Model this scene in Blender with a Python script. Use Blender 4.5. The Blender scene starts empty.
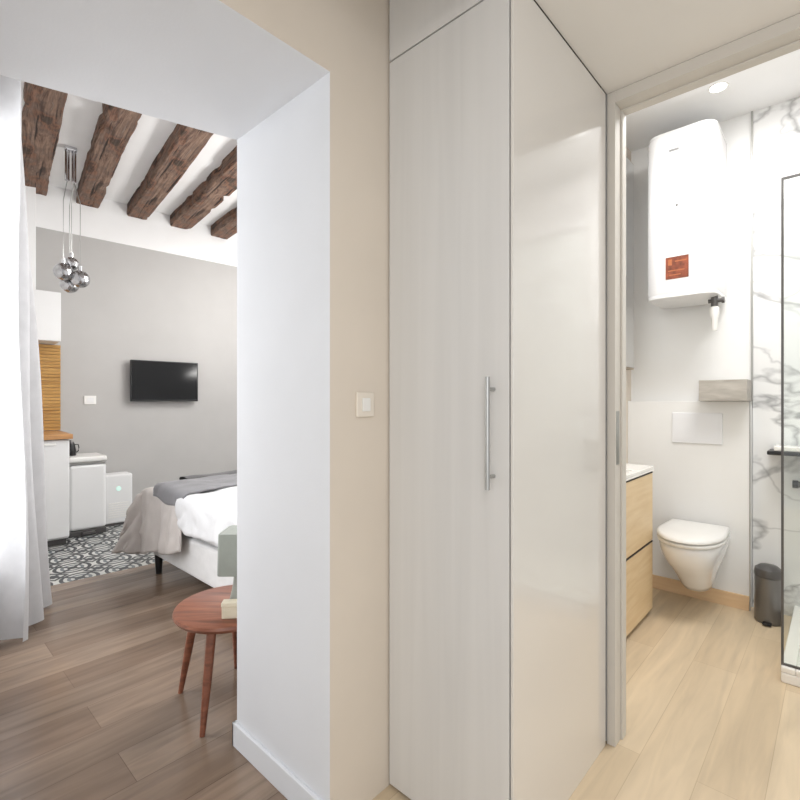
import bpy, bmesh, math, random
from mathutils import Vector, Matrix, noise
random.seed(4)
PI=math.pi
scene=bpy.context.scene
COL=scene.collection
scene.view_settings.view_transform='Standard'
G=math.radians(42.69)        # the hall is aligned with the world axes; the camera looks into its corner
TH=0.0                       # hall / bathroom frame: axes u, v
TR=math.radians(43.65)+G     # studio room frame: axes c, d
def rot2(a,b,t): return (a*math.cos(t)-b*math.sin(t), a*math.sin(t)+b*math.cos(t))
def H(u,v,z=0): x,y=rot2(u,v,TH); return Vector((x,y,z))
def R(c,d,z=0): x,y=rot2(c,d,TR); return Vector((x,y,z))
def toH(p): return rot2(p[0],p[1],-TH)
def W(x,y,z=0): a,b=rot2(x,y,G); return Vector((a,b,z))

# ------------------------------------------------------------------ materials
def lin(c):
    return tuple(((v/255)/12.92 if v/255<=0.04045 else (((v/255)+0.055)/1.055)**2.4) for v in c)+(1,)
def base(name):
    m=bpy.data.materials.new(name); m.use_nodes=True
    nt=m.node_tree; b=nt.nodes['Principled BSDF']
    return m,nt,b
def N(nt,t,**k):
    n=nt.nodes.new(t)
    for a,v in k.items(): setattr(n,a,v)
    return n
def coords(nt,scale=(1,1,1),rot=(0,0,0)):
    tc=N(nt,'ShaderNodeTexCoord'); mp=N(nt,'ShaderNodeMapping')
    mp.inputs['Scale'].default_value=scale; mp.inputs['Rotation'].default_value=rot
    nt.links.new(tc.outputs['Object'],mp.inputs['Vector']); return mp.outputs['Vector']
def ramp(nt,fac,stops,interp='LINEAR'):
    r=N(nt,'ShaderNodeValToRGB'); r.color_ramp.interpolation=interp
    el=r.color_ramp.elements
    while len(el)<len(stops): el.new(0.5)
    for e,(p,c) in zip(el,stops): e.position=p; e.color=c
    nt.links.new(fac,r.inputs['Fac']); return r.outputs['Color']
def mathn(nt,op,a,c=None):
    n=N(nt,'ShaderNodeMath',operation=op)
    for i,x in enumerate((a,c)):
        if x is None: continue
        if isinstance(x,(int,float)): n.inputs[i].default_value=x
        else: nt.links.new(x,n.inputs[i])
    return n.outputs[0]
def plain(name,c,rough=.5,metal=0,var=.03,scale=6,bump=0,bscale=60,coat=0,spec=.5):
    m,nt,b=base(name); L=nt.links
    v=coords(nt); n=N(nt,'ShaderNodeTexNoise'); n.inputs['Scale'].default_value=scale; n.inputs['Detail'].default_value=3
    L.new(v,n.inputs['Vector'])
    cl=lin(c); lo=tuple(x*(1-var) for x in cl[:3])+(1,); hi=tuple(min(1,x*(1+var)) for x in cl[:3])+(1,)
    L.new(ramp(nt,n.outputs['Fac'],[(.3,lo),(.7,hi)]),b.inputs['Base Color'])
    b.inputs['Roughness'].default_value=rough; b.inputs['Metallic'].default_value=metal
    b.inputs['Coat Weight'].default_value=coat; b.inputs['Specular IOR Level'].default_value=spec
    if bump:
        n2=N(nt,'ShaderNodeTexNoise'); n2.inputs['Scale'].default_value=bscale; L.new(v,n2.inputs['Vector'])
        bp=N(nt,'ShaderNodeBump'); bp.inputs['Strength'].default_value=bump; bp.inputs['Distance'].default_value=.01
        L.new(n2.outputs['Fac'],bp.inputs['Height']); L.new(bp.outputs['Normal'],b.inputs['Normal'])
    return m
def wood(name,stops,scale=(2,30,30),rough=.5,bump=.15,detail=5):
    m,nt,b=base(name); L=nt.links
    v=coords(nt,scale); n=N(nt,'ShaderNodeTexNoise'); n.inputs['Scale'].default_value=1; n.inputs['Detail'].default_value=detail; n.inputs['Distortion'].default_value=.6
    L.new(v,n.inputs['Vector'])
    L.new(ramp(nt,n.outputs['Fac'],[(p,lin(c)) for p,c in stops]),b.inputs['Base Color'])
    b.inputs['Roughness'].default_value=rough
    bp=N(nt,'ShaderNodeBump'); bp.inputs['Strength'].default_value=bump; bp.inputs['Distance'].default_value=.01
    L.new(n.outputs['Fac'],bp.inputs['Height']); L.new(bp.outputs['Normal'],b.inputs['Normal'])
    return m
def mult(nt,a,c):
    x=N(nt,'ShaderNodeMix',data_type='RGBA',blend_type='MULTIPLY'); x.inputs[0].default_value=1
    nt.links.new(a,x.inputs[6]); nt.links.new(c,x.inputs[7]); return x.outputs[2]
def oldbeam(name):
    m,nt,b=base(name); L=nt.links
    v=coords(nt,(14,1.4,14)); n=N(nt,'ShaderNodeTexNoise'); n.inputs['Scale'].default_value=1; n.inputs['Detail'].default_value=8; n.inputs['Roughness'].default_value=.75; n.inputs['Distortion'].default_value=.8
    L.new(v,n.inputs['Vector'])
    c1=ramp(nt,n.outputs['Fac'],[(.28,lin((50,43,40))),(.42,lin((94,73,62))),(.52,lin((140,116,101))),(.62,lin((98,79,69))),(.75,lin((186,174,164)))])
    v2=coords(nt,(7,3.2,7)); n2=N(nt,'ShaderNodeTexNoise'); n2.inputs['Scale'].default_value=1.3; n2.inputs['Detail'].default_value=5; L.new(v2,n2.inputs['Vector'])
    c2=ramp(nt,n2.outputs['Fac'],[(.36,(.28,.27,.26,1)),(.45,(.92,.70,.58,1)),(.53,(.62,.61,.61,1)),(.62,(1.0,.96,.92,1))])
    v3=coords(nt,(30,1.1,30)); n3=N(nt,'ShaderNodeTexNoise'); n3.inputs['Scale'].default_value=1; n3.inputs['Detail'].default_value=3; L.new(v3,n3.inputs['Vector'])
    c3=ramp(nt,n3.outputs['Fac'],[(.36,(.14,.12,.11,1)),(.40,(1,1,1,1))])
    L.new(mult(nt,mult(nt,c1,c2),c3),b.inputs['Base Color']); b.inputs['Roughness'].default_value=.85
    bp=N(nt,'ShaderNodeBump'); bp.inputs['Strength'].default_value=1; bp.inputs['Distance'].default_value=.02
    L.new(n3.outputs['Fac'],bp.inputs['Height']); L.new(bp.outputs['Normal'],b.inputs['Normal'])
    return m
def planks(name,c1,c2,gap,width=.14,length=1.3,rotz=PI/2,rough=.4,grain=.35,patch=.6):
    m,nt,b=base(name); L=nt.links
    v=coords(nt,(1,1,1),(0,0,rotz))
    br=N(nt,'ShaderNodeTexBrick'); br.offset=.37; br.offset_frequency=2
    br.inputs['Scale'].default_value=1; br.inputs['Brick Width'].default_value=length; br.inputs['Row Height'].default_value=width
    br.inputs['Mortar Size'].default_value=.0012; br.inputs['Mortar Smooth'].default_value=.3
    br.inputs['Color1'].default_value=lin(c1); br.inputs['Color2'].default_value=lin(c2); br.inputs['Mortar'].default_value=lin(gap)
    L.new(v,br.inputs['Vector'])
    mp=N(nt,'ShaderNodeMapping'); mp.inputs['Scale'].default_value=(2.0,20,1); L.new(v,mp.inputs['Vector'])
    n=N(nt,'ShaderNodeTexNoise'); n.inputs['Scale'].default_value=1; n.inputs['Detail'].default_value=6; n.inputs['Distortion'].default_value=.8
    L.new(mp.outputs['Vector'],n.inputs['Vector'])
    g=ramp(nt,n.outputs['Fac'],[(.28,(1-grain,)*3+(1,)),(.65,(1.0,1.0,1.0,1))])
    mp2=N(nt,'ShaderNodeMapping'); mp2.inputs['Scale'].default_value=(1.3,4,1); L.new(v,mp2.inputs['Vector'])
    n3=N(nt,'ShaderNodeTexNoise'); n3.inputs['Scale'].default_value=1; n3.inputs['Detail'].default_value=4
    L.new(mp2.outputs['Vector'],n3.inputs['Vector'])
    g2=ramp(nt,n3.outputs['Fac'],[(.3,(1-grain*patch,)*3+(1,)),(.7,(1,1,1,1))])
    L.new(mult(nt,mult(nt,br.outputs['Color'],g),g2),b.inputs['Base Color']); b.inputs['Roughness'].default_value=rough
    return m
def marble(name):
    m,nt,b=base(name); L=nt.links
    v=coords(nt,(1,1,1.7),(0,.5,0))
    def vein(scale,wd,dark,dist,off):
        ad=N(nt,'ShaderNodeVectorMath',operation='ADD'); ad.inputs[1].default_value=off; L.new(v,ad.inputs[0])
        n=N(nt,'ShaderNodeTexNoise'); n.inputs['Scale'].default_value=scale; n.inputs['Detail'].default_value=4.5; n.inputs['Roughness'].default_value=.5; n.inputs['Distortion'].default_value=dist
        L.new(ad.outputs[0],n.inputs['Vector'])
        a=mathn(nt,'ABSOLUTE',mathn(nt,'SUBTRACT',n.outputs['Fac'],.5))
        d=(dark,dark,dark*1.01,1)
        return ramp(nt,a,[(0,d),(wd*.4,tuple(x+(1-x)*.45 for x in d[:3])+(1,)),(wd,(1,1,1,1))])
    v1=vein(1.5,.030,.56,.3,(.3,0,.4)); v2=vein(1.3,.014,.74,.3,(3.1,1.7,5.2))
    bs=N(nt,'ShaderNodeTexNoise'); bs.inputs['Scale'].default_value=1.6; L.new(v,bs.inputs['Vector'])
    c=ramp(nt,bs.outputs['Fac'],[(.35,lin((230,230,230))),(.6,lin((243,243,243)))])
    L.new(mult(nt,mult(nt,c,v1),v2),b.inputs['Base Color'])
    b.inputs['Roughness'].default_value=.2
    return m
def cement_tile(name):
    m,nt,b=base(name); L=nt.links
    v=coords(nt,(3.7,3.7,3.7))
    fr=N(nt,'ShaderNodeVectorMath',operation='FRACTION'); L.new(v,fr.inputs[0])
    sb=N(nt,'ShaderNodeVectorMath',operation='SUBTRACT'); sb.inputs[1].default_value=(.5,.5,.5); L.new(fr.outputs[0],sb.inputs[0])
    ab=N(nt,'ShaderNodeVectorMath',operation='ABSOLUTE'); L.new(sb.outputs[0],ab.inputs[0])
    sp=N(nt,'ShaderNodeSeparateXYZ'); L.new(ab.outputs[0],sp.inputs[0])
    MM=lambda op,a,c: mathn(nt,op,a,c)
    x,y=sp.outputs[0],sp.outputs[1]
    r=MM('SQRT',MM('ADD',MM('MULTIPLY',x,x),MM('MULTIPLY',y,y)),None)
    s=MM('ADD',x,y); df=MM('ABSOLUTE',MM('SUBTRACT',x,y),None)
    Wc=lin((206,206,202)); D=lin((40,44,49)); Gc=lin((104,112,116))
    c1=ramp(nt,r,[(0,D),(.11,Wc),(.19,Gc),(.27,Wc),(.35,D),(.44,Wc)],'CONSTANT')
    c2=ramp(nt,s,[(0,Wc),(.64,D),(.75,Wc),(.84,D)],'CONSTANT')
    sel=MM('GREATER_THAN',s,.62)
    mx=N(nt,'ShaderNodeMix',data_type='RGBA'); L.new(sel,mx.inputs[0]); L.new(c1,mx.inputs[6]); L.new(c2,mx.inputs[7])
    st=MM('LESS_THAN',df,.06)
    mx2=N(nt,'ShaderNodeMix',data_type='RGBA'); L.new(st,mx2.inputs[0]); L.new(mx.outputs[2],mx2.inputs[6]); mx2.inputs[7].default_value=D
    L.new(mx2.outputs[2],b.inputs['Base Color']); b.inputs['Roughness'].default_value=.35
    return m
def cloth_mat(name,c,transl=0,bscale=220):
    m=plain(name,c,.9,0,.05,14,.15,bscale); nt=m.node_tree; b=nt.nodes['Principled BSDF']
    b.inputs['Sheen Weight'].default_value=.2
    if transl:
        t=N(nt,'ShaderNodeBsdfTranslucent'); t.inputs['Color'].default_value=lin(c)
        mx=N(nt,'ShaderNodeMixShader'); mx.inputs[0].default_value=transl
        o=nt.nodes['Material Output']; nt.links.new(b.outputs[0],mx.inputs[1]); nt.links.new(t.outputs[0],mx.inputs[2]); nt.links.new(mx.outputs[0],o.inputs[0])
    return m
def glass_mat(name,tint=(.97,.99,.98),f=.06):
    m,nt,b=base(name); t=N(nt,'ShaderNodeBsdfTransparent'); t.inputs['Color'].default_value=tint+(1,)
    g=N(nt,'ShaderNodeBsdfGlossy'); g.inputs['Roughness'].default_value=.03
    mx=N(nt,'ShaderNodeMixShader'); mx.inputs[0].default_value=f
    nt.links.new(t.outputs[0],mx.inputs[1]); nt.links.new(g.outputs[0],mx.inputs[2]); nt.links.new(mx.outputs[0],nt.nodes['Material Output'].inputs[0])
    return m
def emit(name,c,s):
    m,nt,b=base(name); b.inputs['Emission Color'].default_value=lin(c); b.inputs['Emission Strength'].default_value=s; return m

M={}
M['beige']=plain('beige_paint',(222,212,199),.75,0,.02,4,.03,120)
M['white']=plain('white_paint',(244,244,244),.75,0,.015,4,.03,120)
M['reveal']=plain('reveal_paint',(224,226,230),.7,0,.015,4,.03,120)
M['bathwhite']=plain('bath_wall_paint',(238,238,237),.5,0,.01,4)
M['bathceil']=plain('bath_ceiling_paint',(248,248,248),.7,0,.01,4)
M['grey']=plain('grey_paint',(186,184,182),.8,0,.02,4,.03,120)
M['hallceil']=plain('hall_ceiling_paint',(234,231,226),.8,0,.02,3)
M['brown']=planks('brown_planks',(170,148,129),(134,112,95),(112,93,79),.185,1.5,PI/2,.22,.36,1.1)
M['oak']=planks('light_oak_planks',(231,212,183),(220,199,168),(202,180,148),.17,1.3,PI/2,.42,.18,.7)
M['tile']=cement_tile('cement_tile')
M['marble']=marble('white_marble')
M['beam']=oldbeam('old_beam_wood')
M['wardrobe']=wood('wardrobe_laminate',[(.3,(213,212,210)),(.7,(218,217,215))],(26,26,.9),.3,.003,2)
M['wardside']=plain('wardrobe_panel',(222,218,213),.3,0,.006,2,coat=1)
_b=M['wardside'].node_tree.nodes['Principled BSDF']; _b.inputs['Coat Roughness'].default_value=.11; _b.inputs['Coat IOR'].default_value=1.75
M['gap']=plain('dark_gap',(60,54,50),.8)
M['frame']=plain('door_frame_paint',(208,203,195),.5,0,0,2)
M['steel']=plain('brushed_steel',(180,180,178),.3,1,.03,30)
M['chrome']=plain('chrome',(205,205,208),.08,1,.01,5)
M['black']=plain('black_plastic',(22,22,24),.35,0,.05,10)
M['screen']=plain('screen_glass',(9,10,13),.12,0,.05,3,spec=.25)
M['plastic']=plain('white_plastic',(240,239,236),.3,0,.01,5)
M['creamplastic']=plain('cream_plastic',(232,224,212),.35,0,.01,5)
M['ceramic']=plain('white_ceramic',(244,244,245),.1,0,.01,4,coat=.6)
M['enamel']=plain('white_enamel',(240,240,241),.25,0,.01,4,coat=.2)
M['flush']=plain('flush_plate_white',(236,237,240),.4,0,.005,4)
M['appl']=plain('white_appliance',(234,234,234),.35,0,.01,4)
M['vanwood']=wood('vanity_oak',[(.3,(222,194,150)),(.7,(234,210,172))],(30,3,30),.5,.04)
M['bathbase']=wood('oak_skirting',[(.3,(222,188,148)),(.7,(234,204,166))],(4,30,30),.5,.05)
M['top']=plain('white_resin',(246,244,240),.15,0,.01,5)
M['tablewood']=wood('table_walnut',[(.25,(92,54,40)),(.5,(128,78,58)),(.75,(152,98,74))],(6,40,40),.3,.08)
M['shade']=cloth_mat('lamp_fabric',(152,157,150))
M['lampbase']=plain('lamp_ceramic',(158,160,153),.3,0,.03,8)
M['cream']=wood('pale_card',[(.3,(222,212,188)),(.7,(234,226,206))],(10,40,40),.5,.05)
M['duvet']=cloth_mat('white_cotton',(212,212,213))
M['blanket']=cloth_mat('beige_blanket',(190,183,178))
M['throw']=cloth_mat('grey_throw',(118,117,120))
M['dark']=cloth_mat('dark_blanket',(80,79,80))
M['bedbase']=cloth_mat('white_upholstery',(218,217,216))
M['curtain']=cloth_mat('curtain_cotton',(204,204,206),.12,300)
M['worktop']=wood('beech_worktop',[(.3,(176,126,80)),(.7,(204,156,104))],(6,40,40),.45,.05)
M['bamboo']=wood('bamboo_slats',[(.3,(160,116,58)),(.6,(198,154,88)),(.8,(136,98,50))],(4,40,60),.55,.3)
M['globe']=plain('mirrored_glass',(180,180,182),.09,1,.2,30,.25,90)
M['stone']=wood('grey_stone_look',[(.3,(158,152,144)),(.7,(190,185,177))],(6,30,30),.6,.1)
M['mirror']=plain('mirror_silver',(225,225,225),.03,1,.005,2)
M['mirwood']=wood('greywood',[(.3,(150,136,118)),(.7,(178,164,146))],(30,30,3),.6,.1)
M['glass']=glass_mat('shower_glass')
M['orange']=plain('sticker_rust',(128,66,44),.5,0,.45,40)
M['sticker2']=plain('sticker_dark',(176,104,64),.5,0,.1,60)
M['greyprint']=plain('grey_print',(150,150,150),.5)
M['green']=emit('green_light',(120,230,200),.6)
M['lamp']=emit('downlight_glow',(255,249,240),9)
M['darkgrey']=plain('dark_grey_metal',(96,94,93),.35,.4,.04,10)
M['bingrey']=plain('bin_grey_metal',(120,118,116),.3,.6,.04,10)

# ------------------------------------------------------------------ mesh builder
class MB:
    def __init__(s): s.bm=bmesh.new()
    def face(s,vs,mi=0):
        try:
            f=s.bm.faces.new(vs); f.material_index=mi; return f
        except ValueError: return None
    def box(s,x0,x1,y0,y1,z0,z1,mi=0):
        v=[s.bm.verts.new(p) for p in ((x0,y0,z0),(x1,y0,z0),(x1,y1,z0),(x0,y1,z0),(x0,y0,z1),(x1,y0,z1),(x1,y1,z1),(x0,y1,z1))]
        mis=mi if isinstance(mi,(list,tuple)) else [mi]*6
        for q,k in zip(((0,3,2,1),(4,5,6,7),(0,1,5,4),(1,2,6,5),(2,3,7,6),(3,0,4,7)),mis): s.face([v[i] for i in q],k)
        return s
    def prism(s,poly,z0,z1,mis=None,mb=0,mt=0):
        n=len(poly); a=[s.bm.verts.new((p[0],p[1],z0)) for p in poly]; b=[s.bm.verts.new((p[0],p[1],z1)) for p in poly]
        s.face(a[::-1],mb); s.face(b,mt)
        for i in range(n): s.face([a[i],a[(i+1)%n],b[(i+1)%n],b[i]],mis[i] if mis else 0)
        return s
    def loft(s,rings,mi=0,cap=True):
        vs=[[s.bm.verts.new(p) for p in r] for r in rings]
        for a,b in zip(vs,vs[1:]):
            n=len(a)
            for i in range(n): s.face([a[i],a[(i+1)%n],b[(i+1)%n],b[i]],mi)
        if cap: s.face(vs[0][::-1],mi); s.face(vs[-1],mi)
        return s
    def lathe(s,prof,c=(0,0,0),seg=32,mi=0,cap=True):
        rings=[[(c[0]+r*math.cos(2*PI*i/seg),c[1]+r*math.sin(2*PI*i/seg),c[2]+z) for i in range(seg)] for r,z in prof]
        return s.loft(rings,mi,cap)
    def tube(s,pts,r,seg=12,mi=0):
        pts=[Vector(p) for p in pts]; rr=r if isinstance(r,(list,tuple)) else [r]*len(pts)
        rings=[]
        for i,p in enumerate(pts):
            t=(pts[min(i+1,len(pts)-1)]-pts[max(i-1,0)]).normalized()
            a=t.cross(Vector((0,0,1)))
            if a.length<1e-3: a=t.cross(Vector((1,0,0)))
            a.normalize(); b=t.cross(a)
            rings.append([p+a*rr[i]*math.cos(2*PI*k/seg)+b*rr[i]*math.sin(2*PI*k/seg) for k in range(seg)])
        return s.loft(rings,mi)
    def sphere(s,c,r,mi=0,seg=24):
        bmesh.ops.create_uvsphere(s.bm,u_segments=seg,v_segments=seg//2,radius=r,matrix=Matrix.Translation(c)); return s
    def grid(s,f,nu,nv,mi=0):
        vs=[[s.bm.verts.new(f(i/nu,j/nv)) for j in range(nv+1)] for i in range(nu+1)]
        for i in range(nu):
            for j in range(nv): s.face([vs[i][j],vs[i+1][j],vs[i+1][j+1],vs[i][j+1]],mi)
        return s
    def build(s,name,mats,parent=None,smooth=True,bevel=0,loc=None,rz=0,recalc=True,ang=35,seg=2):
        if recalc: bmesh.ops.recalc_face_normals(s.bm,faces=s.bm.faces)
        me=bpy.data.meshes.new(name); s.bm.to_mesh(me); s.bm.free()
        for m in (mats if isinstance(mats,(list,tuple)) else [mats]): me.materials.append(m)
        if smooth:
            for p in me.polygons: p.use_smooth=True
            me.set_sharp_from_angle(angle=math.radians(ang))
        o=bpy.data.objects.new(name,me); COL.objects.link(o)
        if parent: o.parent=parent
        if loc is not None: o.location=loc
        o.rotation_euler=(0,0,rz)
        if bevel:
            b=o.modifiers.new('bevel','BEVEL'); b.width=bevel; b.segments=seg; b.limit_method='ANGLE'
        return o
def thing(name,label,cat,loc,rz=0,group=None):
    o=bpy.data.objects.new(name,None); o.empty_display_size=.1; COL.objects.link(o); o.location=loc; o.rotation_euler=(0,0,rz)
    o['label']=label; o['category']=cat
    if group: o['group']=group
    return o
def tag(o,label,cat,group=None):
    o['label']=label; o['category']=cat
    if group: o['group']=group
    return o
def struct(o): o['kind']='structure'; return o

# ------------------------------------------------------------------ key dimensions
UF,UB=-1.0586,-1.580      # faces of the thick wall (hall side, studio side)
VJ=.856                    # opening reveal
VC=1.091; UC=-.6137        # wardrobe corner
VD=1.769; VW=3.43; VX=3.50 # bathroom door wall, boxed-in toilet wall, wall above and behind
OT=2.157                   # opening height
ZH=2.325; ZB=2.94; ZR=3.25
DG=5.519; CL=.10; CR=3.60  # grey wall, left wall, right wall of studio
K2=(-1.787,.135); F2=(UF,-.45)

# ------------------------------------------------------------------ setting
poly=[(UF,-.5),(UF,VJ),(UB,VJ),(UB,3.75)]
for c,d in ((CR,3.88),(CL,3.88),(CL,1.45)): poly.append(toH(R(c,d)))
struct(MB().prism(poly,-.1,0).build('floor',M['brown'],smooth=False,rz=TH))
struct(MB().box(CL,CR,3.88,DG+.02,-.1,0).build('floor',M['tile'],smooth=False,rz=TR))
struct(MB().box(UF,1.25,-1.6,VX+.02,-.1,0).build('floor',M['oak'],smooth=False,rz=TH))
struct(MB().box(UB,UF,VJ,3.75,0,3.35,[1,1,1,0,2,2]).build('wall_middle',[M['beige'],M['reveal'],M['white']],smooth=False,rz=TH))
struct(MB().prism([(UF,VJ),(UB,VJ),K2,F2],OT,3.35,[1,1,1,0],1,1).build('wall_lintel',[M['beige'],M['reveal']],smooth=False,rz=TH))
struct(MB().prism([K2,F2,(UF,-1.6),(-2.3,-1.6),(-2.3,.10)],0,3.35,[1,0,1,1,1]).build('wall_front',[M['beige'],M['reveal']],smooth=False,rz=TH))
wl=MB()
wl.box(CL-.2,CL,1.78,2.0,0,3.35); wl.box(CL-.2,CL,3.3,DG+.2,0,3.35); wl.box(CL-.2,CL,2.0,3.3,0,.45); wl.box(CL-.2,CL,2.0,3.3,2.6,3.35)
struct(wl.build('wall_left',M['white'],smooth=False,rz=TR))
w=MB(); w.box(CL-.14,CL-.09,2.0,2.06,.45,2.6); w.box(CL-.14,CL-.09,3.24,3.3,.45,2.6); w.box(CL-.14,CL-.09,2.62,2.68,.45,2.6); w.box(CL-.14,CL-.09,2.0,3.3,.45,.51); w.box(CL-.14,CL-.09,2.0,3.3,2.54,2.6)
struct(w.build('window_1',M['white'],smooth=False,rz=TR))
struct(MB().box(CL-.2,CR+.1,DG,DG+.15,0,2.835).build('wall_back',M['grey'],smooth=False,rz=TR))
struct(MB().box(CL-.2,CR+.1,DG-.005,DG+.15,2.835,3.35).build('wall_back_upper',M['white'],smooth=False,rz=TR))
struct(MB().box(CR,CR+.1,1.6,DG,0,3.35).build('wall_right',M['white'],smooth=False,rz=TR))
struct(MB().box(CL-.2,CR+.1,1.2,DG+.15,ZR,3.4).build('ceiling',M['white'],smooth=False,rz=TR))
struct(MB().box(CL,.59,DG-.17,DG-.006,2.2,ZR).build('trim_1',M['white'],smooth=False,rz=TR,bevel=.004))
struct(MB().box(UC,1.25,-1.6,VD,ZH,2.8).build('ceiling',M['hallceil'],smooth=False,rz=TH))
struct(MB().box(UF,UC,-1.6,VC-.02,2.75,2.85).build('ceiling',M['hallceil'],smooth=False,rz=TH))
dw=MB(); dw.box(UF,-.614,VD+.001,VD+.08,0,3.0); dw.box(-.614,.26,VD+.001,VD+.08,ZH,3.0); dw.box(.26,1.25,VD+.001,VD+.08,0,3.0)
struct(dw.build('wall_bathroom_door',M['bathwhite'],smooth=False,rz=TH))
struct(MB().box(UF,-.385,VX,VX+.1,0,3.0).build('wall_bathroom_back',M['bathwhite'],smooth=False,rz=TH))
struct(MB().box(UF,-.389,VW,VX,0,1.222).build('wall_boxing',M['bathwhite'],smooth=False,rz=TH,bevel=.002))
struct(MB().box(-.382,1.25,VX,VX+.1,0,3.0).build('wall_shower',M['marble'],smooth=False,rz=TH))
struct(MB().box(1.25,1.35,VD,VX+.1,0,3.0).build('wall_bathroom_right',M['marble'],smooth=False,rz=TH))
struct(MB().box(UF,1.25,VD,VX,ZB,3.0).build('ceiling',M['bathceil'],smooth=False,rz=TH))
struct(MB().box(-.388,-.378,VX-.012,VX,1.222,ZB).build('trim_2',M['steel'],smooth=False,rz=TH))
struct(MB().box(-.389,-.384,VW-.003,VW+.007,0,1.222).build('trim_3',M['steel'],smooth=False,rz=TH))
struct(MB().box(UF,-.389,VW-.012,VW,0,.085).build('baseboard_bathroom',M['bathbase'],smooth=False,rz=TH,bevel=.002))
b=MB(); b.box(UB-.012,UF,VJ-.013,VJ,0,.083); b.box(UB-.012,UB,VJ-.013,3.6,0,.083)
struct(b.build('baseboard_middle',M['reveal'],smooth=False,rz=TH,bevel=.003))
struct(MB().box(.9,CR,DG-.012,DG,0,.08).build('baseboard_back',M['white'],smooth=False,rz=TR))
f=MB()
f.box(-.6135,-.585,VD-.012,VD+.085,0,ZH-.001)
f.box(-.585,-.578,VD+.045,VD+.085,0,2.275)
f.box(-.585,.23,VD-.012,VD+.085,2.283,ZH-.001); f.box(-.585,.23,VD+.045,VD+.085,2.276,2.283)
f.box(.23,.26,VD-.012,VD+.085,0,ZH-.001)
dr=struct(f.build('door_1',M['frame'],smooth=False,rz=TH,bevel=.0015))
MB().box(-.5855,-.5835,VD-.002,VD+.028,1.0,1.19).build('strike_plate',M['steel'],dr,smooth=False)

# ------------------------------------------------------------------ wardrobe
t=thing('wardrobe','tall pale grey built-in wardrobe with long vertical bar handle beside the bathroom doorway','wardrobe',H(UF,VC),TH)
WU=UC-UF; WV=VD-VC
MB().box(.004,WU-.015,.02,WV-.024,.0,2.74).build('body',M['gap'],t,smooth=False)
dd=MB().box(.006,WU-.012,0,.019,.012,2.300).build('door',M['wardrobe'],t,smooth=False,bevel=.0012)
MB().box(.006,WU-.012,0,.019,2.306,2.74).build('upper_door',M['wardrobe'],t,smooth=False,bevel=.0012)
MB().box(WU-.008,WU,.002,WV-.024,0,2.32).build('side_panel',M['wardside'],t,smooth=False,bevel=.0012)
hx=WU-.056; h=MB()
h.tube([(hx,-.032,.998),(hx,-.032,1.29)],.0065,16)
for z in (1.03,1.258): h.tube([(hx,.0,z),(hx,-.032,z)],.005,12)
h.build('handle',M['steel'],dd)

t=thing('light_switch','cream square light switch on the beige wall strip beside the wardrobe','switch',H(UF,.987,1.216),TH)
MB().box(.0,.009,-.035,.035,-.037,.037).build('plate',M['creamplastic'],t,smooth=False,bevel=.003)
MB().box(.009,.013,-.016,.016,-.02,.02).build('rocker',M['plastic'],t,smooth=False,bevel=.0015)
# ------------------------------------------------------------------ ceiling beams
bl=['dark rough wooden ceiling beam nearest the white curtain, first from the left','second wooden ceiling beam from the left, beside the hanging globe lamp',
    'third wooden ceiling beam from the left, middle of the five','fourth wooden ceiling beam from the left, above the television','last wooden ceiling beam at the right, closest to the doorway reveal']
BA=math.atan2(.766,-.643)-PI/2+G
for i,(cc,wd) in enumerate(((.59,.205),(1.0,.195),(1.445,.195),(1.885,.21),(2.34,.205))):
    p=R(cc,DG-.006); L=3.9; n=160; hgt=.115
    prof=[(-.5,1),(-.5,.6),(-.5,.25),(-.49,.08),(-.45,.0),(-.25,0),(0,0),(.25,0),(.45,.0),(.49,.08),(.5,.25),(.5,.6),(.5,1)]
    rings=[]
    for k in range(n+1):
        y=-L*k/n; ring=[]
        for (a,z) in prof:
            nz=noise.noise(Vector((a*2+i*9,y*1.2,z)))*.012+noise.noise(Vector((a*9+i*5,y*9,z*7)))*.007
            chip=max(0,noise.noise(Vector((a*1.5+i*3,y*5,7)))-.27)*.06*(1 if abs(a)>.4 else .35)
            ring.append((a*wd+(nz-chip)*(1 if a>0 else -1)*(1 if abs(a)>.3 else 0)+.014*math.sin(y*1.1+i), y, (ZR-hgt)+z*(hgt+.02)+ ((nz*.6+chip*.7) if z<.6 else 0)))
        rings.append(ring)
    o=MB().loft(rings).build('ceiling_beam',M['beam'],loc=(p.x,p.y,0),rz=BA,ang=32)
    tag(o,bl[i],'beam','exposed ceiling beams')

# ------------------------------------------------------------------ curtain
def cur(s,q):
    z=.015+q*(ZR-.03); fl=(1-q)
    d=3.04+.56*s*(.8+.2*fl)
    amp=.045+.035*fl
    c=.215+.03*s+ .19*fl*s + amp*math.sin(s*2*PI*2.6+1.0+.3*math.sin(q*3)) + .012*math.sin(q*9+s*5)
    return R(c,d,z)
o=MB().grid(cur,90,40).build('curtain',M['curtain'],recalc=False)
tag(o,'full length white curtain hanging in loose folds at the left edge','curtain')
# ------------------------------------------------------------------ television
t=thing('television','flat black television mounted on the grey wall above the bed foot','television',R(1.715,DG,1.43),TR)
MB().box(-.34,.34,-.085,-.05,-.215,.215).build('casing',M['black'],t,smooth=False,bevel=.006)
MB().box(-.328,.328,-.0875,-.085,-.195,.205).build('screen',M['screen'],t,smooth=False)
MB().box(-.12,.12,-.05,.002,-.1,.1).build('wall_mount',M['darkgrey'],t,smooth=False,bevel=.004)
t=thing('wall_switch','small white wall switch on the grey wall left of the television','switch',R(1.036,DG,1.23),TR)
MB().box(-.05,.05,-.011,0,-.042,.042).build('plate',M['plastic'],t,smooth=False,bevel=.003)
MB().box(-.03,.03,-.014,-.011,-.024,.024).build('rocker',M['appl'],t,smooth=False,bevel=.001)
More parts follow.
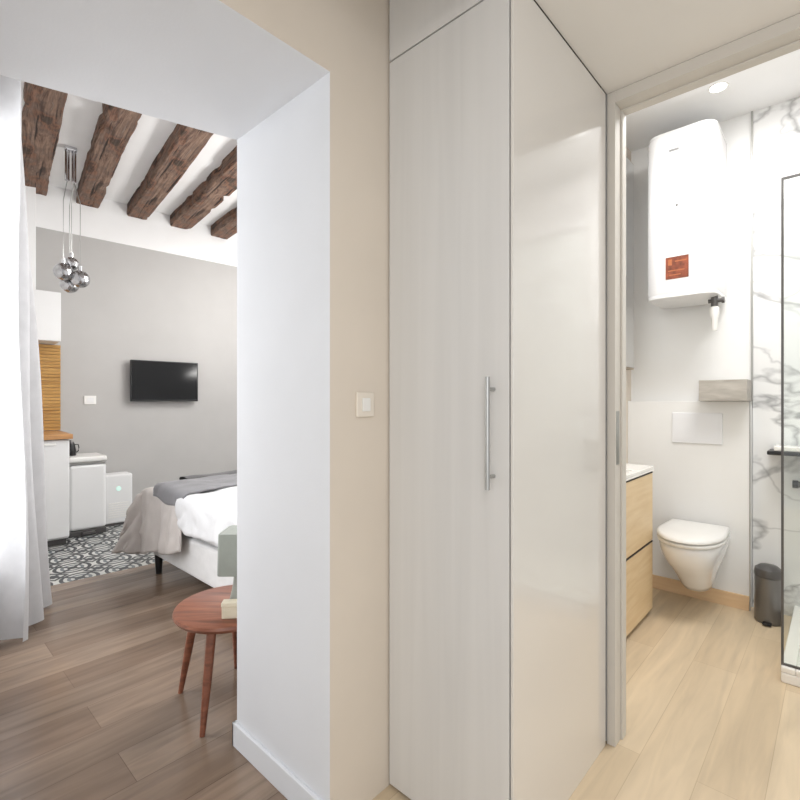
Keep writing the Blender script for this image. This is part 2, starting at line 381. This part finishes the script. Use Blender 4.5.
# ------------------------------------------------------------------ kitchen corner
t=thing('refrigerator','white undercounter refrigerator under the wooden worktop beside the curtain','refrigerator',R(.47,4.86),TR)
MB().box(-.31,.295,.05,.62,.05,.90).build('body',M['appl'],t,smooth=False,bevel=.006)
MB().box(-.31,.295,0,.045,.07,.895).build('door',M['appl'],t,smooth=False,bevel=.01)
MB().box(-.29,.28,.06,.6,0,.05).build('plinth',M['darkgrey'],t,smooth=False)
MB().box(-.2,.2,-.010,0,.85,.868).build('handle',M['plastic'],t,smooth=False,bevel=.004)
o=MB().box(-.33,.34,-.35,.325,-.02,.02).build('worktop',M['worktop'],loc=R(.445,DG-.335,.921),rz=TR,smooth=False,bevel=.003)
tag(o,'short beech wood worktop above the white refrigerator','worktop')
t=thing('wall_cabinet','white kitchen wall cabinet hanging above the bamboo panel','cabinet',R(.43,DG,1.755),TR)
MB().box(-.31,.325,-.3,0,0,.44).build('body',M['appl'],t,smooth=False,bevel=.003)
MB().box(-.308,.323,-.32,-.302,.002,.438).build('door',M['appl'],t,smooth=False,bevel=.003)
bb=MB()
for k in range(26): bb.box(-.335,.34,-.014-.004*(k%2),-.001,k*.031,k*.031+.029)
o=bb.build('bamboo_panel',M['bamboo'],loc=R(.455,DG,.945),rz=TR,smooth=False,bevel=.003)
tag(o,'golden brown bamboo slat panel on the wall between worktop and wall cabinet','wall panel')
t=thing('pedal_bin','tall white rectangular pedal bin between the refrigerator and the dehumidifier','bin',R(.945,5.10),TR)
MB().box(-.145,.145,.0,.38,.05,.645).build('body',M['appl'],t,smooth=False,bevel=.03,seg=4)
MB().box(-.146,.146,.0,.38,.647,.661).build('rim',M['steel'],t,smooth=False,bevel=.003)
MB().box(-.150,.150,-.006,.386,.663,.715).build('lid',M['plastic'],t,smooth=False,bevel=.02,seg=4)
MB().box(-.05,.05,-.04,.02,.012,.036).build('pedal',M['darkgrey'],t,smooth=False,bevel=.004)
MB().box(-.143,.143,.004,.376,0,.049).build('base',M['darkgrey'],t,smooth=False,bevel=.004)
t=thing('kettle','small black kettle standing on the white pedal bin','kettle',R(.84,5.30,.716),TR)
MB().lathe([(.042,0),(.046,.008),(.044,.05),(.036,.1),(.03,.115)],seg=24).build('body',M['black'],t)
MB().lathe([(.03,0),(.026,.012),(.008,.016),(.008,.028)],(0,0,.115),seg=20).build('lid',M['darkgrey'],t)
MB().tube([(.033,0,.1),(.06,0,.1),(.066,0,.07),(.062,0,.04),(.043,0,.025)],.005).build('handle',M['black'],t)
MB().tube([(-.038,0,.07),(-.062,0,.108)],[.012,.007]).build('spout',M['black'],t)
t=thing('dehumidifier','small white dehumidifier with a round green light near the bed','dehumidifier',R(1.235,5.30),TR)
MB().box(-.125,.125,0,.19,.02,.50).build('body',M['appl'],t,smooth=False,bevel=.02,seg=3)
MB().box(-.11,.11,.01,.18,0,.03).build('base',M['darkgrey'],t,smooth=False)
g=MB()
for k in range(7): g.box(-.09,.09,-.003,.004,.08+k*.022,.092+k*.022)
g.build('grille',M['plastic'],t,smooth=False)
MB().tube([(0,-.006,.36),(0,.004,.36)],.02,20).build('indicator',M['green'],t)
# ------------------------------------------------------------------ pendant
t=thing('pendant_light','chrome pendant light with a tight cluster of hanging mirrored globes','pendant light',R(.70,4.58,ZR),TR)
MB().box(-.012,.067,-.03,.03,-.03,0).build('canopy',M['chrome'],t,smooth=False,bevel=.004)
for k,x in enumerate((.005,.05)):
    MB().tube([(x,0,-.03),(x,0,-.27)],.016,16).build('holder',M['chrome'],t)
rg=.078
for k,(x,y,z,x0) in enumerate(((-.028,-.05,-1.015,.005),(.082,-.06,-1.055,.05),(.03,.062,-1.085,.05),(.034,-.005,-.92,.05))):
    if k==3: x,y,z=(.036,.02,-.925)
    r_k=rg if k<3 else .062
    MB().tube([(x0,0,-.27),(x,y,-.45),(x,y,z+r_k)],.003,8).build('cord',M['steel'],t)
    gl=MB().sphere((x,y,z),r_k*.88).build('globe',M['globe'],t)
    MB().tube([(x,y,z+r_k*.8),(x,y,z+r_k+.025)],.014,14).build('cap',M['chrome'],gl)

# ------------------------------------------------------------------ bed
BU0,BU1,BV0,BV1=-3.60,-1.72,1.30,2.68
t=thing('bed','white upholstered double bed with dark feet beyond the doorway','bed',H(BU0,BV0),TH)
bl_,bw=BU1-BU0,BV1-BV0
MB().box(0,bl_,0,bw,.13,.36).build('base',M['bedbase'],t,smooth=False,bevel=.02,seg=3)
MB().box(.01,bl_,.01,bw-.01,.362,.60).build('mattress',M['duvet'],t,smooth=False,bevel=.04,seg=4)
for x in (.04,bl_-.08):
    for y in (.03,bw-.07): MB().lathe([(.02,0),(.028,.13)],(x,y,0),seg=16).build('leg',M['black'],t)
def hang(s,r=.05):
    if s<=0: return 0,0
    if s<r*PI/2: return r*math.sin(s/r), r*(1-math.cos(s/r))
    return r, r+s-r*PI/2
def cloth(name,mat,p0,p1,q0,q1,ztop,thick,seed,puff=0,flare=.35,fold=.02,du=.025,zmin=.01,wav=1.0,taper=0,rump=.008,rad=.05):
    nu=max(4,int((p1-p0)/du)); nv=max(4,int((q1-q0)/du))
    def f(s,r):
        p=p0+(p1-p0)*s
        qs=q0+taper*max(0,(p-BU0))+.012*math.sin(p*11+seed)     # hem rises away from the foot corner
        q=qs+(q1-qs)*r
        a=max(0,BU0-p); b=max(0,BV0-q); b2=max(0,q-BV1); bb=max(b,b2)
        m=max(a,bb); n=min(a,bb)
        _,drop=hang(m,rad); oa,_=hang(a,rad); ob,_=hang(b,rad); ob2,_=hang(b2,rad)
        u=max(p,BU0)-oa-flare*n; v=min(max(q,BV0),BV1)-ob+ob2-flare*n*(1 if b>0 else -1)*(1 if bb>0 else 0)
        z=ztop-drop*.96
        if m>0:
            w=min(1,m/.35)*fold
            wv=lambda x:1+.6*math.sin(x*22*wav+seed+2*math.sin(x*7*wav))+.4*math.sin(x*41*wav+seed*2)
            if b>0: v-=w*wv(p+.6*n)
            if a>0: u-=w*wv(q+.6*n)
        else:
            e=min(1,(q-BV0)/.2,(BV1-q)/.2)
            z+=puff*max(0,e)*(.6+.6*noise.noise(Vector((p*2.3,q*2.3,seed))))
        z+=rump*(noise.noise(Vector((p*6,q*6,seed)))+.5*abs(noise.noise(Vector((p*12+q*5,q*9,seed+3)))))
        if b>0: v-=rump*1.2*abs(noise.noise(Vector((p*9,q*7,seed+6))))
        return (u,v,max(z,zmin))
    o=MB().grid(f,nu,nv).build(name,mat,rz=TH,recalc=True,ang=80)
    so=o.modifiers.new('solid','SOLIDIFY'); so.thickness=thick; so.offset=1
    return o
o=cloth('blanket',M['blanket'],BU0-.50,-2.98,BV0-.50,BV1+.3,.607,.012,1.3,0,.26,.028,.018,.012,1.0,.24,.010,.04)
tag(o,'pale taupe blanket draped over the foot corner of the bed down to the floor','blanket')
o=cloth('duvet',M['duvet'],-3.04,-1.74,BV0-.23,BV1+.2,.624,.018,4.2,.008,.2,.012,.018,.01,1.0,0,.018,.035)
tag(o,'white duvet covering most of the bed','duvet')
o=cloth('throw_blanket',M['throw'],-3.44,-2.96,BV0-.12,BV1+.1,.655,.008,7.7,.002,.2,.010,.018,.01,.8,0,.014,.04)
tag(o,'medium grey throw laid as a band across the bed beside the white duvet','throw')
def fold(s,r):
    v=1.50+1.13*s; a=2*PI*r
    return (-3.56+.075*math.cos(a)+.012*math.sin(v*9), v, .643+(.019+.005*math.sin(v*13))*math.sin(a)+.004*noise.noise(Vector((v*8,math.cos(a)*2,3))))
o=MB().grid(fold,40,16).build('folded_blanket',M['dark'],rz=TH,ang=80)
tag(o,'dark grey blanket folded flat along the foot edge of the bed','blanket')

# ------------------------------------------------------------------ side table + lamp
t=thing('side_table','round brown wooden side table with splayed legs beside the doorway reveal','side table',W(-.70,1.97),G)
MB().lathe([(.19,.358),(.212,.366),(.218,.378),(.214,.388),(.205,.391)],seg=64).build('tabletop',M['tablewood'],t)
for a in (264,171,103,8):
    a=math.radians(a)
    MB().tube([(.155*math.cos(a),.155*math.sin(a),.36),(.19*math.cos(a),.19*math.sin(a),.18),(.226*math.cos(a),.226*math.sin(a),.0)],[.018,.016,.010],16).build('leg',M['tablewood'],t)
t=thing('table_lamp','small table lamp with muted grey green boxy shade on the round side table','lamp',W(-.637,1.915,.391),G)
def sq(w,z,r=.012):
    pts=[]
    for cx,cy,a0 in ((w-r,w-r,0),(-w+r,w-r,PI/2),(-w+r,-w+r,PI),(w-r,-w+r,1.5*PI)):
        for k in range(6): a=a0+PI/2*k/5; pts.append((cx+r*math.cos(a),cy+r*math.sin(a),z))
    return pts
MB().loft([sq(.044,0),sq(.046,.004),sq(.042,.03),sq(.030,.09),sq(.025,.14)]).build('base',M['lampbase'],t,ang=50)
MB().tube([(0,0,.14),(0,0,.2)],.008).build('stem',M['steel'],t)
MB().loft([sq(.060,.157),sq(.072,.156),sq(.073,.159),sq(.070,.315),sq(.068,.318),sq(.058,.316)]).build('shade',M['shade'],t,ang=50)
t=thing('small_box','small pale card box on the round side table at the foot of the lamp','box',W(-.655,1.846,.391),G+.1)
MB().box(-.030,.030,-.018,.018,0,.045).build('body',M['cream'],t,smooth=False,bevel=.003)
MB().box(-.032,.032,-.020,.020,.045,.062).build('lid',M['cream'],t,smooth=False,bevel=.003)

# ------------------------------------------------------------------ bathroom: toilet
def dshape(w,y0,y1,z,n=28,p=2.3):
    pts=[(w/2*.92,y0,z)]
    ys=y0-(y0-y1)*.45; lf=ys-y1
    for k in range(n+1):
        a=PI*k/n; ca,sa=math.cos(a),math.sin(a)
        x=w/2*math.copysign(abs(ca)**(2/p),ca); y=ys-lf*abs(sa)**(2/p)
        pts.append((x,y,z))
    pts.append((-w/2*.92,y0,z)); return pts
t=thing('toilet','white wall-hung toilet with closed lid below the water heater','toilet',H(-.628,VW-.001,.022),TH)
MB().loft([dshape(.11,0,-.19,.092),dshape(.14,0,-.23,.098),dshape(.165,0,-.27,.13),dshape(.19,0,-.32,.18),dshape(.225,0,-.38,.23),dshape(.265,0,-.44,.28),dshape(.298,0,-.485,.325),dshape(.314,0,-.508,.365),dshape(.318,0,-.514,.39),dshape(.314,0,-.510,.402),dshape(.305,0,-.50,.408)]).build('bowl',M['ceramic'],t,ang=60)
MB().loft([dshape(.327,-.055,-.53,.415,28,2.1),dshape(.334,-.05,-.538,.420,28,2.1),dshape(.334,-.05,-.538,.430,28,2.1),dshape(.327,-.055,-.53,.434,28,2.1)]).build('seat',M['plastic'],t,ang=60)
MB().loft([dshape(.324,-.055,-.53,.439,28,2.1),dshape(.334,-.05,-.54,.444,28,2.1),dshape(.332,-.05,-.538,.456,28,2.1),dshape(.31,-.065,-.52,.464,28,2.1),dshape(.2,-.12,-.4,.467,28,2.1)]).build('lid',M['plastic'],t,ang=60)
for x in (-.07,.07): MB().tube([(x-.025,-.045,.44),(x+.025,-.045,.44)],.012,14).build('hinge',M['chrome'],t)
t=thing('flush_plate','white rectangular flush plate on the wall above the toilet','flush plate',H(-.655,VW,1.055),TH)
MB().box(-.135,.135,-.008,.004,-.095,.095).build('plate',M['flush'],t,smooth=False,bevel=.003)
MB().box(-.115,-.002,-.010,-.008,-.075,.075).build('button',M['flush'],t,smooth=False)
MB().box(.002,.115,-.010,-.008,-.075,.075).build('button',M['flush'],t,smooth=False)
# water heater
t=thing('water_heater','tall white electric water heater with a rust-coloured sticker above the toilet','water heater',H(-.685,VX,1.82),TH)
YF=-.38
def rr(w,y0,y1,z,r=.075,n=8):
    pts=[]
    for cx,cy,a0 in ((w/2-r,y1+r,-PI/2),(w/2-.02,y0-.02,0),(-w/2+.02,y0-.02,PI/2),(-w/2+r,y1+r,PI)):
        rad=r if cy==y1+r else .02
        for k in range(n+1):
            a=a0+PI/2*k/n; pts.append((cx+rad*math.cos(a),cy+rad*math.sin(a),z))
    return pts
MB().loft([rr(.355,-.03,YF+.005,.03),rr(.365,-.025,YF,.045),rr(.365,-.025,YF,.955),rr(.355,-.03,YF+.005,.97)]).build('body',M['enamel'],t,ang=40)
MB().loft([rr(.31,-.05,YF+.04,0),rr(.36,-.027,YF+.003,.012),rr(.36,-.027,YF+.003,.03)]).build('bottom_cap',M['appl'],t,ang=40)
MB().loft([rr(.36,-.027,YF+.003,.97),rr(.355,-.03,YF+.008,.985),rr(.29,-.05,YF+.05,.995)]).build('top_cap',M['appl'],t,ang=40)
for z in (.15,.78): MB().box(-.15,.15,-.026,.004,z,z+.05).build('bracket',M['steel'],t,smooth=False)
st=MB().box(-.068,.050,YF-.0025,YF-.0005,.115,.243).build('sticker',M['orange'],t,smooth=False)
k=MB(); k.box(-.055,-.035,YF-.0033,YF-.0025,.195,.23); k.box(-.02,.040,YF-.0033,YF-.0025,.212,.219); k.box(-.055,.03,YF-.0033,YF-.0025,.16,.166); k.box(-.05,.01,YF-.0033,YF-.0025,.135,.141)
k.build('print',M['sticker2'],st,smooth=False)
MB().box(-.05,-.0,YF-.0018,YF-.0005,.86,.872).build('badge',M['greyprint'],t,smooth=False)
MB().tube([(-.01,YF-.002,.54),(-.01,YF+.001,.54)],.006,12).build('indicator',M['darkgrey'],t)
v=MB(); v.tube([(.155,-.26,.02),(.155,-.26,-.05)],.018).tube([(.125,-.26,-.02),(.19,-.26,-.02)],.012).tube([(.19,-.26,-.02),(.203,-.26,-.02)],.018)
v.build('safety_valve',M['darkgrey'],t)
MB().lathe([(.012,-.19),(.016,-.18),(.016,-.12),(.024,-.10),(.024,-.06),(.01,-.05)],(.155,-.26,0),seg=20).build('drain_funnel',M['plastic'],t)
o=MB().box(-.12,.115,-.13,.06,-.06,.064).build('wall_shelf',M['stone'],loc=H(-.50,VW,1.2835),rz=TH,smooth=False,bevel=.003)
tag(o,'short grey stone-look box ledge on the boxed wall right above the toilet','shelf')
# vanity
t=thing('vanity_unit','light oak vanity unit with two drawers at the left of the bathroom','vanity',H(-.795,2.10),TH)
VL=.915
MB().box(-.257,-.022,.0,VL,.02,.82).build('body',M['vanwood'],t,smooth=False,bevel=.002)
MB().box(-.257,-.03,.01,VL-.01,0,.02).build('plinth',M['gap'],t,smooth=False)
for z0,z1 in ((.03,.418),(.426,.815)):
    d_=MB().box(-.02,0,.003,VL-.003,z0,z1).build('drawer',M['vanwood'],t,smooth=False,bevel=.002)
    MB().box(-.004,.001,.0,VL-.003,z1-.004,z1+.002).build('grip_slot',M['gap'],d_,smooth=False)
t2=thing('washbasin','white resin washbasin top on the oak vanity unit','washbasin',H(-.795,2.10,.82),TH)
MB().box(-.257,.006,-.005,VL+.005,.001,.012).build('slab',M['top'],t2,smooth=False,bevel=.003)
rim=MB(); rim.box(-.257,.006,-.005,.12,.012,.03); rim.box(-.257,.006,.66,VL+.005,.012,.03); rim.box(-.257,-.21,.12,.66,.012,.03); rim.box(-.03,.006,.12,.66,.012,.03)
rim.build('rim',M['top'],t2,smooth=False,bevel=.003)
fa=MB(); fa.tube([(-.24,.4,.03),(-.24,.4,.16),(-.22,.4,.18),(-.14,.4,.18),(-.13,.4,.165)],.012); fa.build('faucet',M['chrome'],t2)
# mirror cabinet
t=thing('mirror_cabinet','tall wooden-edged mirror cabinet on the left bathroom wall above the vanity','mirror',H(UF,2.42,1.43),TH)
MB().box(.001,.055,0,.95,0,1.36).build('body',M['mirwood'],t,smooth=False,bevel=.002)
MB().box(.055,.060,.012,.938,.012,1.348).build('mirror',M['mirror'],t,smooth=False)
# waste bin
t=thing('waste_bin','small grey metal pedal bin on the bathroom floor beside the shower','bin',H(-.292,3.335),TH)
MB().lathe([(.058,0),(.064,.008),(.064,.25),(.06,.255)],seg=32).build('body',M['bingrey'],t)
MB().lathe([(.066,.256),(.067,.27),(.062,.295),(.04,.312),(.01,.318)],seg=32).build('lid',M['darkgrey'],t)
MB().box(-.02,.02,-.092,-.055,.006,.018).build('pedal',M['black'],t,smooth=False,bevel=.003)
# shower
Wt=VX-2.655-.002
t=thing('shower_tray','white rectangular shower tray at the right of the bathroom','shower tray',H(-.19,2.655),TH)
MB().box(0,1.2,0,Wt,0,.045).build('tray',M['top'],t,smooth=False,bevel=.006)
r_=MB()
r_.box(0,.05,0,Wt,.045,.07); r_.box(.05,1.2,0,.05,.045,.07); r_.box(.05,1.2,Wt-.03,Wt,.045,.07)
r_.build('rim',M['top'],t,smooth=False,bevel=.005)
MB().lathe([(.05,.045),(.05,.05),(.01,.052)],(.6,.36,0),seg=24).build('drain',M['chrome'],t)
t=thing('shower_screen','clear glass shower screen with slim dark frame at the right edge','shower screen',H(-.19,2.67),TH)
MB().box(.009,1.1,.003,.008,.078,2.195).build('glass_panel',M['glass'],t,smooth=False)
MB().box(0,.009,0,.011,.07,2.205).build('side_profile',M['darkgrey'],t,smooth=False)
MB().box(.009,1.1,0,.011,2.195,2.205).build('top_profile',M['darkgrey'],t,smooth=False)
MB().box(.009,1.1,0,.011,.07,.078).build('bottom_profile',M['darkgrey'],t,smooth=False)
t=thing('shower_shelf','narrow black shelf on the marble wall behind the glass screen','shelf',H(-.30,VX,.925),TH)
MB().box(0,.42,-.16,0.003,0,.022).build('tray',M['black'],t,smooth=False,bevel=.005)
MB().box(.03,.40,-.15,-.02,.022,.05).build('insert',M['top'],t,smooth=False,bevel=.006)
t=thing('shower_mixer','dark grey shower mixer below the black shelf on the marble wall','mixer',H(-.07,VX,.76),TH)
MB().tube([(-.10,-.05,0),(.14,-.05,0)],.017,20).build('body',M['darkgrey'],t)
MB().tube([(-.125,-.05,0),(-.10,-.05,0)],.022,20).build('knob',M['black'],t)
for x in (-.07,.09): MB().tube([(x,.004,0),(x,-.05,0)],.013).build('wall_union',M['darkgrey'],t)
# downlight
t=thing('downlight','small round recessed downlight in the bathroom ceiling above the water heater','downlight',H(-.489,3.10,ZB),TH)
MB().lathe([(.038,-.001),(.046,-.004),(.048,0)],seg=32,cap=False).build('ring',M['plastic'],t)
MB().lathe([(.038,-.002),(.001,-.003)],seg=32).build('lens',M['lamp'],t)

# ------------------------------------------------------------------ lights
def area(name,loc,target,size,size_y,energy,color):
    l=bpy.data.lights.new(name,'AREA'); l.shape='RECTANGLE'; l.size=size; l.size_y=size_y; l.energy=energy; l.color=color
    o=bpy.data.objects.new(name,l); COL.objects.link(o); o.location=loc
    o.rotation_euler=(Vector(target)-Vector(loc)).to_track_quat('-Z','Y').to_euler(); return o
area('window_daylight',R(-.45,2.65,1.6),R(3,2.4,1.3),2.2,1.6,86,(.975,.985,1.0))
area('studio_top_fill',R(2.6,3.3,3.0),R(2.4,3.5,0),1.2,1.2,58,(1,.99,.97))  # added fill lamp, kept out of view behind the reveal
area('studio_up_fill',R(2.9,3.6,1.7),R(2.2,3.8,3.2),.5,.5,36,(1,.98,.95))  # added unseen fill, aimed up to brighten the ceiling and beams
area('hall_light',H(.35,-.1,2.28),H(.2,.5,0),.5,.5,8,(1.0,.98,.95))
area('hall_rear_fill',H(.9,-1.5,1.5),H(-.3,1.5,1.3),1.6,1.8,16,(1,.997,.99))  # added fill panel behind the camera, no window is built there
area('bathroom_ceiling_light',H(-.1,2.5,2.9),H(-.2,2.6,0),.8,.6,32,(1.0,.99,.975))
w=bpy.data.worlds.new('world'); scene.world=w; w.use_nodes=True
w.node_tree.nodes['Background'].inputs[0].default_value=(.98,.99,1,1); w.node_tree.nodes['Background'].inputs[1].default_value=.83

# ------------------------------------------------------------------ camera
cam=bpy.data.cameras.new('camera'); cam.sensor_width=36; cam.lens=36*477/800; cam.clip_start=.05
co=bpy.data.objects.new('camera',cam); COL.objects.link(co); co.location=(0,0,1.23); co.rotation_euler=(PI/2,0,G)
scene.camera=co
